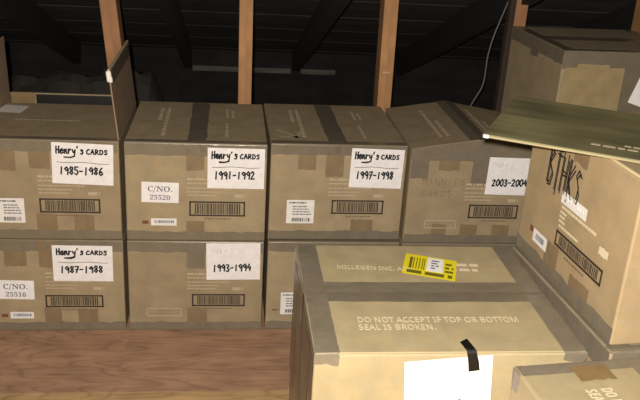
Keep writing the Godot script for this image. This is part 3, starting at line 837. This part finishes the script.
func olive_sheet():
	# flattened olive board lying askew over the right-hand carton, its left end reaching out into the air
	var yaw := -atan2(0.143, 0.257)
	var y := 0.337 + 0.346 + 0.3345 + 0.003
	var o := thing("cardboard_sheet", "flat olive board lying askew on the right-hand carton, overhanging it", "board", Vector3(0.820, y, 0.968), yaw)
	var L := 0.62; var Dp := 0.360; var th := 0.007
	put("board", rounded_box(Vector3(L, th, Dp), 0.0015, 3), M.olive, o, Transform3D(Basis.IDENTITY, Vector3(L / 2, th / 2, -Dp / 2)))
	# pale cut edge along the front, a little of it frayed at the corner
	put("cut_edge", rounded_box(Vector3(L - 0.004, th * 0.6, 0.003), 0.001), M.olive_edge, o, Transform3D(Basis.IDENTITY, Vector3(L / 2, th / 2, 0.001)))
	put("frayed_corner", rounded_box(Vector3(0.011, th * 1.0, 0.005), 0.0015), M.paper_warm, o, Transform3D(Basis.IDENTITY, Vector3(0.008, th / 2, 0.001)))
	var top := Transform3D(Basis(Vector3.RIGHT, Vector3(0, 0, -1), Vector3.UP), Vector3(0, th, 0))
	words_line(o, "faint_print", top, 0.20, 0.32, 0.052, 0.009, M.print_softpale, 97)
	words_line(o, "faint_print", top, 0.26, 0.31, 0.075, 0.007, M.print_softpale, 98)

func corner_carton(t: Node3D, W: float, H: float, D: float):
	# grey film along the back edge, brown patch over it, seam film down the middle
	put("edge_tape", tape_edge(Vector3(0, H, -D / 2), Vector3.UP, Vector3(0, 0, -1), Vector3.RIGHT, W, 0.034, 0.05, 370), M.tape_grey, t)
	put("corner_tape", tape_edge(Vector3(-W / 2, H, -D / 2 + 0.014), Vector3.UP, Vector3.LEFT, Vector3(0, 0, 1), 0.022, 0.012, 0.045, 372, 0.006), M.tape_grey, t)
	put("seam_tape", tape_edge(Vector3(-0.008, H, D / 2), Vector3.UP, Vector3(0, 0, 1), Vector3.RIGHT, 0.06, D - 0.01, 0.06, 374), M.tape_grey, t)
	var top := face("top", W, H, D)
	flat_patch(t, "tape_patch", top, 0.098, 0.168, D - 0.062, D - 0.018, M.tape_tan, 376, 0.0022)
	var left := top * Transform3D(Basis(Vector3(0, 0, 1), -PI / 2), Vector3(0, D, 0))
	printed(t, "flap_print", "DO NOT ACCEPT IF TOP OR BOTTOM", left, Vector2(0.086, 0.121), 0.021, 0.322, M.print_pale)
	printed(t, "flap_print", "SEAL IS BROKEN.", left, Vector2(0.086, 0.091), 0.021, 0.152, M.print_pale)

func background_things():
	# carton on top of the back row at the right
	var ry := 0.05
	var rb := Basis(Vector3.UP, ry)
	var W := 0.44; var D := 0.47
	var c := Vector3(1.371, 0, 0.02) + rb * Vector3(D / 2, 0, -W / 2)
	var t := carton("dim carton with tan tape on its front, on top of the back row at right", c + Vector3(0, 2 * CH + 0.0065, 0), ry - PI / 2, Vector3(W, 0.337, D), M.card_far, false, 0, 1)
	var H := 0.337
	for s in [-1.0, 1.0]: put("edge_tape", tape_edge(Vector3(0, H, s * D / 2), Vector3.UP, Vector3(0, 0, s), Vector3.RIGHT, W, 0.04, 0.045, 380 + int(s)), M.tape_dark, t)
	put("edge_tape", tape_edge(Vector3(W / 2, H, 0), Vector3.UP, Vector3.RIGHT, Vector3(0, 0, 1), D, 0.03, 0.058, 383, 0.003), M.tape_dark, t)
	seam_tape(t, 385, 0.06, M.tape_dark)
	var f := face("right", W, H, D)
	flat_patch(t, "tape_patch", f, 0.010, 0.215, 0.12, 0.285, M.tan_paper, 386, 0.0016)
	flat_patch(t, "tape_patch", f, 0.05, 0.16, 0.283, 0.296, M.tan_paper, 387, 0.0030)
	flat_patch(t, "tape_patch", f, 0.215, 0.30, 0.09, 0.285, M.tape_dark, 388, 0.0019)
	var p := put("paper_label", paper_mesh(0.08, 0.09, 0.0), M.paper, t, f * Transform3D(Basis(Vector3(0, 0, 1), -0.3), Vector3(0.247, 0.175, 0.001)))
	p.set_meta("label", "white paper label under shiny film")
	# loose cable hanging behind the back row
	var cab := thing("cable", "pale cable hanging in the dark behind the back row", "cable", Vector3(1.30, 0.0, -0.66))
	put("wire", tube([Vector3(0.14, 1.16, -0.03), Vector3(0.071, 0.965, 0), Vector3(0.05, 0.866, 0.005), Vector3(0.045, 0.744, 0.005), Vector3(0.004, 0.642, 0.0), Vector3(-0.06, 0.4, -0.02), Vector3(-0.04, 0.0, -0.02)], 0.0032), M.cable, cab)

# ================= the attic =================
func setting():
	var PITCH := 0.36
	var deck := func(z: float) -> float: return 0.49 + PITCH * (z + 2.6)      # underside of the boarding
	var ang := atan(PITCH)
	# ---- floor: plywood sheets and a paler board in front of them ----
	var fl := structure("floor", "attic floor of reddish plywood with a paler board in front", "floor")
	var sheets := [[-2.6, -0.95, -0.84, 0.357], [-0.947, 1.54, -0.84, 0.357], [1.543, 3.6, -0.84, 0.357], [-2.6, 0.9, -2.9, -0.843], [0.903, 3.6, -2.9, -0.843]]
	for s in sheets: put("plywood_sheet", floor_sheet(s, 0.0), M.plywood, fl)
	for s in [[-2.6, -1.2, 0.360, 0.66], [-1.197, 3.6, 0.360, 0.66], [-2.6, 3.6, 0.663, 2.2], [-2.6, 3.6, 2.203, 8.1]]: put("floor_board", floor_sheet(s, 0.0015), M.plank, fl)
	put("subfloor", plain_box(Vector3(-2.7, -0.16, -2.95), Vector3(3.7, -0.0185, 8.15)), M.wall, fl)
	# ---- roof: boards seen between the rafters, sheathing further up ----
	var rf := structure("ceiling", "sloping roof of dark weathered boards on dark rafters", "roof")
	var n := 0
	var z := -2.95
	while z < -0.75:
		var dz := 0.185
		var y0: float = deck.call(z + dz / 2)
		var bw := dz / cos(ang) - 0.008
		put("roof_board", rounded_box(Vector3(6.4, 0.022, bw), 0.004), M["roof%d" % (n % 3)], rf, Transform3D(Basis(Vector3.RIGHT, -ang), Vector3(0.5, y0 + 0.011 + 0.002 * (n % 2), z + dz / 2)))
		n += 1; z += dz
	var za := -2.99; var zm := 2.6
	var len_a := (zm - za) / cos(ang)
	put("roof_sheathing", plain_box(Vector3(-2.75, 0.0, -len_a / 2), Vector3(3.75, 0.05, len_a / 2)), M.wall, rf, Transform3D(Basis(Vector3.RIGHT, -ang), Vector3(0, deck.call((za + zm) / 2) + 0.03, (za + zm) / 2)))
	put("roof_sheathing", plain_box(Vector3(-2.75, 0.0, -len_a / 2 - 0.05), Vector3(3.75, 0.05, len_a / 2)), M.wall, rf, Transform3D(Basis(Vector3.RIGHT, ang), Vector3(0, deck.call((za + zm) / 2) + 0.03, zm + (zm - za) / 2)))
	for x in [-1.32, -0.63, 0.061, 0.756, 1.446, 2.14, 2.83]:
		var zz0 := -2.72; var zz1 := 2.55
		var ll := (zz1 - zz0) / cos(ang)
		put("rafter", rounded_box(Vector3(0.048, 0.135, ll), 0.004), M.rafter, rf, Transform3D(Basis(Vector3.RIGHT, -ang), Vector3(x, deck.call((zz0 + zz1) / 2) - 0.073, (zz0 + zz1) / 2)))
	# ---- walls ----
	var wb := structure("wall_back", "low dark eave wall behind the cartons", "wall")
	put("panel", plain_box(Vector3(-2.7, -0.1, -2.85), Vector3(3.7, 0.42, -2.76)), M.wall, wb)
	for s in [[0.09, 0.725], [0.79, 1.02]]:
		put("eave_batten", rounded_box(Vector3(s[1] - s[0], 0.034, 0.03), 0.004), M.eave, wb, Transform3D(Basis.IDENTITY, Vector3((s[0] + s[1]) / 2, 0.305, -2.73)))
	var wl := structure("wall_left", "dark gable wall at the left end of the attic", "wall")
	put("panel", gable(-2.75, -2.65, deck), M.wall, wl)
	var wr := structure("wall_right", "dark gable wall at the right end of the attic", "wall")
	put("panel", gable(3.65, 3.75, deck), M.wall, wr)
	var wf := structure("wall_front", "dark eave wall behind the camera", "wall")
	put("panel", plain_box(Vector3(-2.7, -0.1, 8.0), Vector3(3.7, 0.5, 8.12)), M.wall, wf)
	# ---- studs standing just behind the boxes ----
	var k := 0
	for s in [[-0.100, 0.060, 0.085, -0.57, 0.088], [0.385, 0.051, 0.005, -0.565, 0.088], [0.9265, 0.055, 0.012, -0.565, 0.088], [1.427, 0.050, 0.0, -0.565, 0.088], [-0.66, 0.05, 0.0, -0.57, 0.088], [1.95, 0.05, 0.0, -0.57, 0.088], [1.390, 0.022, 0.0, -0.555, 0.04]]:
		var top: float = deck.call(s[3] - 0.045) - 0.002
		var lab: String = ["leaning reddish stud behind the open carton", "bare stud behind the 1991-1992 carton", "bare stud with a knot behind the 1997-1998 carton", "reddish stud behind the dim top carton", "stud at the far left of the attic", "stud at the far right of the attic", "added dark strip painting the shaded side of the reddish stud beside the dim top carton"][k]
		var o := Node3D.new(); o.name = numbered("wall_stud"); add_child(o)
		o.position = Vector3(s[0], 0, s[3]); o.set_meta("kind", "structure"); o.set_meta("label", lab); o.set_meta("category", "stud"); o.set_meta("group", "roof studs behind the cartons")
		var mesh := rounded_box(Vector3(s[1], top, s[4]), 0.003, 4)
		put("post", mesh, M.stud_shade if k == 6 else (M.stud_red if k in [0, 3] else M.stud), o, Transform3D(Basis(Vector3(0, 0, 1), s[2]), Vector3(s[2] * (0.85 - top / 2), top / 2, -s[4] / 2)))  # last post is added: its dark colour paints the reddish stud's shaded side
		if k == 2: put("knot", rounded_box(Vector3(0.03, 0.007, 0.004), 0.0018), M.card_edge, o, Transform3D(Basis.IDENTITY, Vector3(0.0, 0.80, 0.0005)))
		k += 1
	insulation()

func floor_sheet(s: Array, y: float) -> ArrayMesh:
	# a sheet with its grain mapped along x
	var st := SurfaceTool.new(); st.begin(Mesh.PRIMITIVE_TRIANGLES)
	var lo := Vector3(s[0], y - 0.018, s[2]); var hi := Vector3(s[1], y, s[3])
	var up := Vector3.UP
	var c := [Vector3(lo.x, hi.y, lo.z), Vector3(hi.x, hi.y, lo.z), Vector3(hi.x, hi.y, hi.z), Vector3(lo.x, hi.y, hi.z)]
	quad(st, c, [up, up, up, up], c.map(func(p): return Vector2(p.x / 1.6, p.z / 0.8 + 0.3)))
	for e in [[Vector3(0, 0, 1), 2, 3], [Vector3(0, 0, -1), 0, 1], [Vector3(1, 0, 0), 1, 2], [Vector3(-1, 0, 0), 3, 0]]:
		var a: Vector3 = c[e[1]]; var b: Vector3 = c[e[2]]
		var dn := Vector3(0, -0.018, 0)
		quad(st, [a, b, b + dn, a + dn], [e[0], e[0], e[0], e[0]], [Vector2(a.x, 0), Vector2(b.x, 0), Vector2(b.x, 0.02), Vector2(a.x, 0.02)])
	return st.commit()

func gable(x0: float, x1: float, deck: Callable) -> ArrayMesh:
	var st := SurfaceTool.new(); st.begin(Mesh.PRIMITIVE_TRIANGLES)
	var top: float = deck.call(2.6) + 0.05
	var low: float = deck.call(-2.9) + 0.05
	var pr := [Vector2(-2.9, -0.1), Vector2(-2.9, low), Vector2(2.6, top), Vector2(8.1, low), Vector2(8.1, -0.1)]
	for x in [x0, x1]:
		var n := Vector3(-1 if x == x0 else 1, 0, 0)
		for i in range(1, 4):
			var t := [Vector3(x, pr[0].y, pr[0].x), Vector3(x, pr[i].y, pr[i].x), Vector3(x, pr[i + 1].y, pr[i + 1].x)]
			quad(st, [t[0], t[1], t[2], t[2]], [n, n, n, n])
	return st.commit()

func insulation():
	# loose insulation heaped behind the cartons
	var st := SurfaceTool.new(); st.begin(Mesh.PRIMITIVE_TRIANGLES)
	var n := noise(91, 2.4, 4); var n2 := noise(92, 0.9, 2)
	var k := 60; var d := 14
	var p := []
	for i in k + 1:
		var row := []
		for j in d + 1:
			var x := lerpf(-1.6, 0.02, float(i) / k); var z := lerpf(-2.70, -1.5, float(j) / d)
			var e := sin(PI * float(j) / d) * minf(1.0, minf(float(i), float(k - i)) / 5.0)
			row.append(Vector3(x, 0.004 + e * (0.37 + 0.10 * n2.get_noise_2d(x, z) + 0.07 * n.get_noise_2d(x, z)), z))
		p.append(row)
	for i in k:
		for j in d:
			var nn: Vector3 = (p[i][j + 1] - p[i][j]).cross(p[i + 1][j] - p[i][j]).normalized()
			quad(st, [p[i][j], p[i + 1][j], p[i + 1][j + 1], p[i][j + 1]], [nn, nn, nn, nn])
	var o := put(numbered("loose_insulation"), st.commit(), M.insulation, self)
	o.set_meta("kind", "stuff"); o.set_meta("label", "grey loose insulation heaped in the dark under the eave"); o.set_meta("category", "insulation")
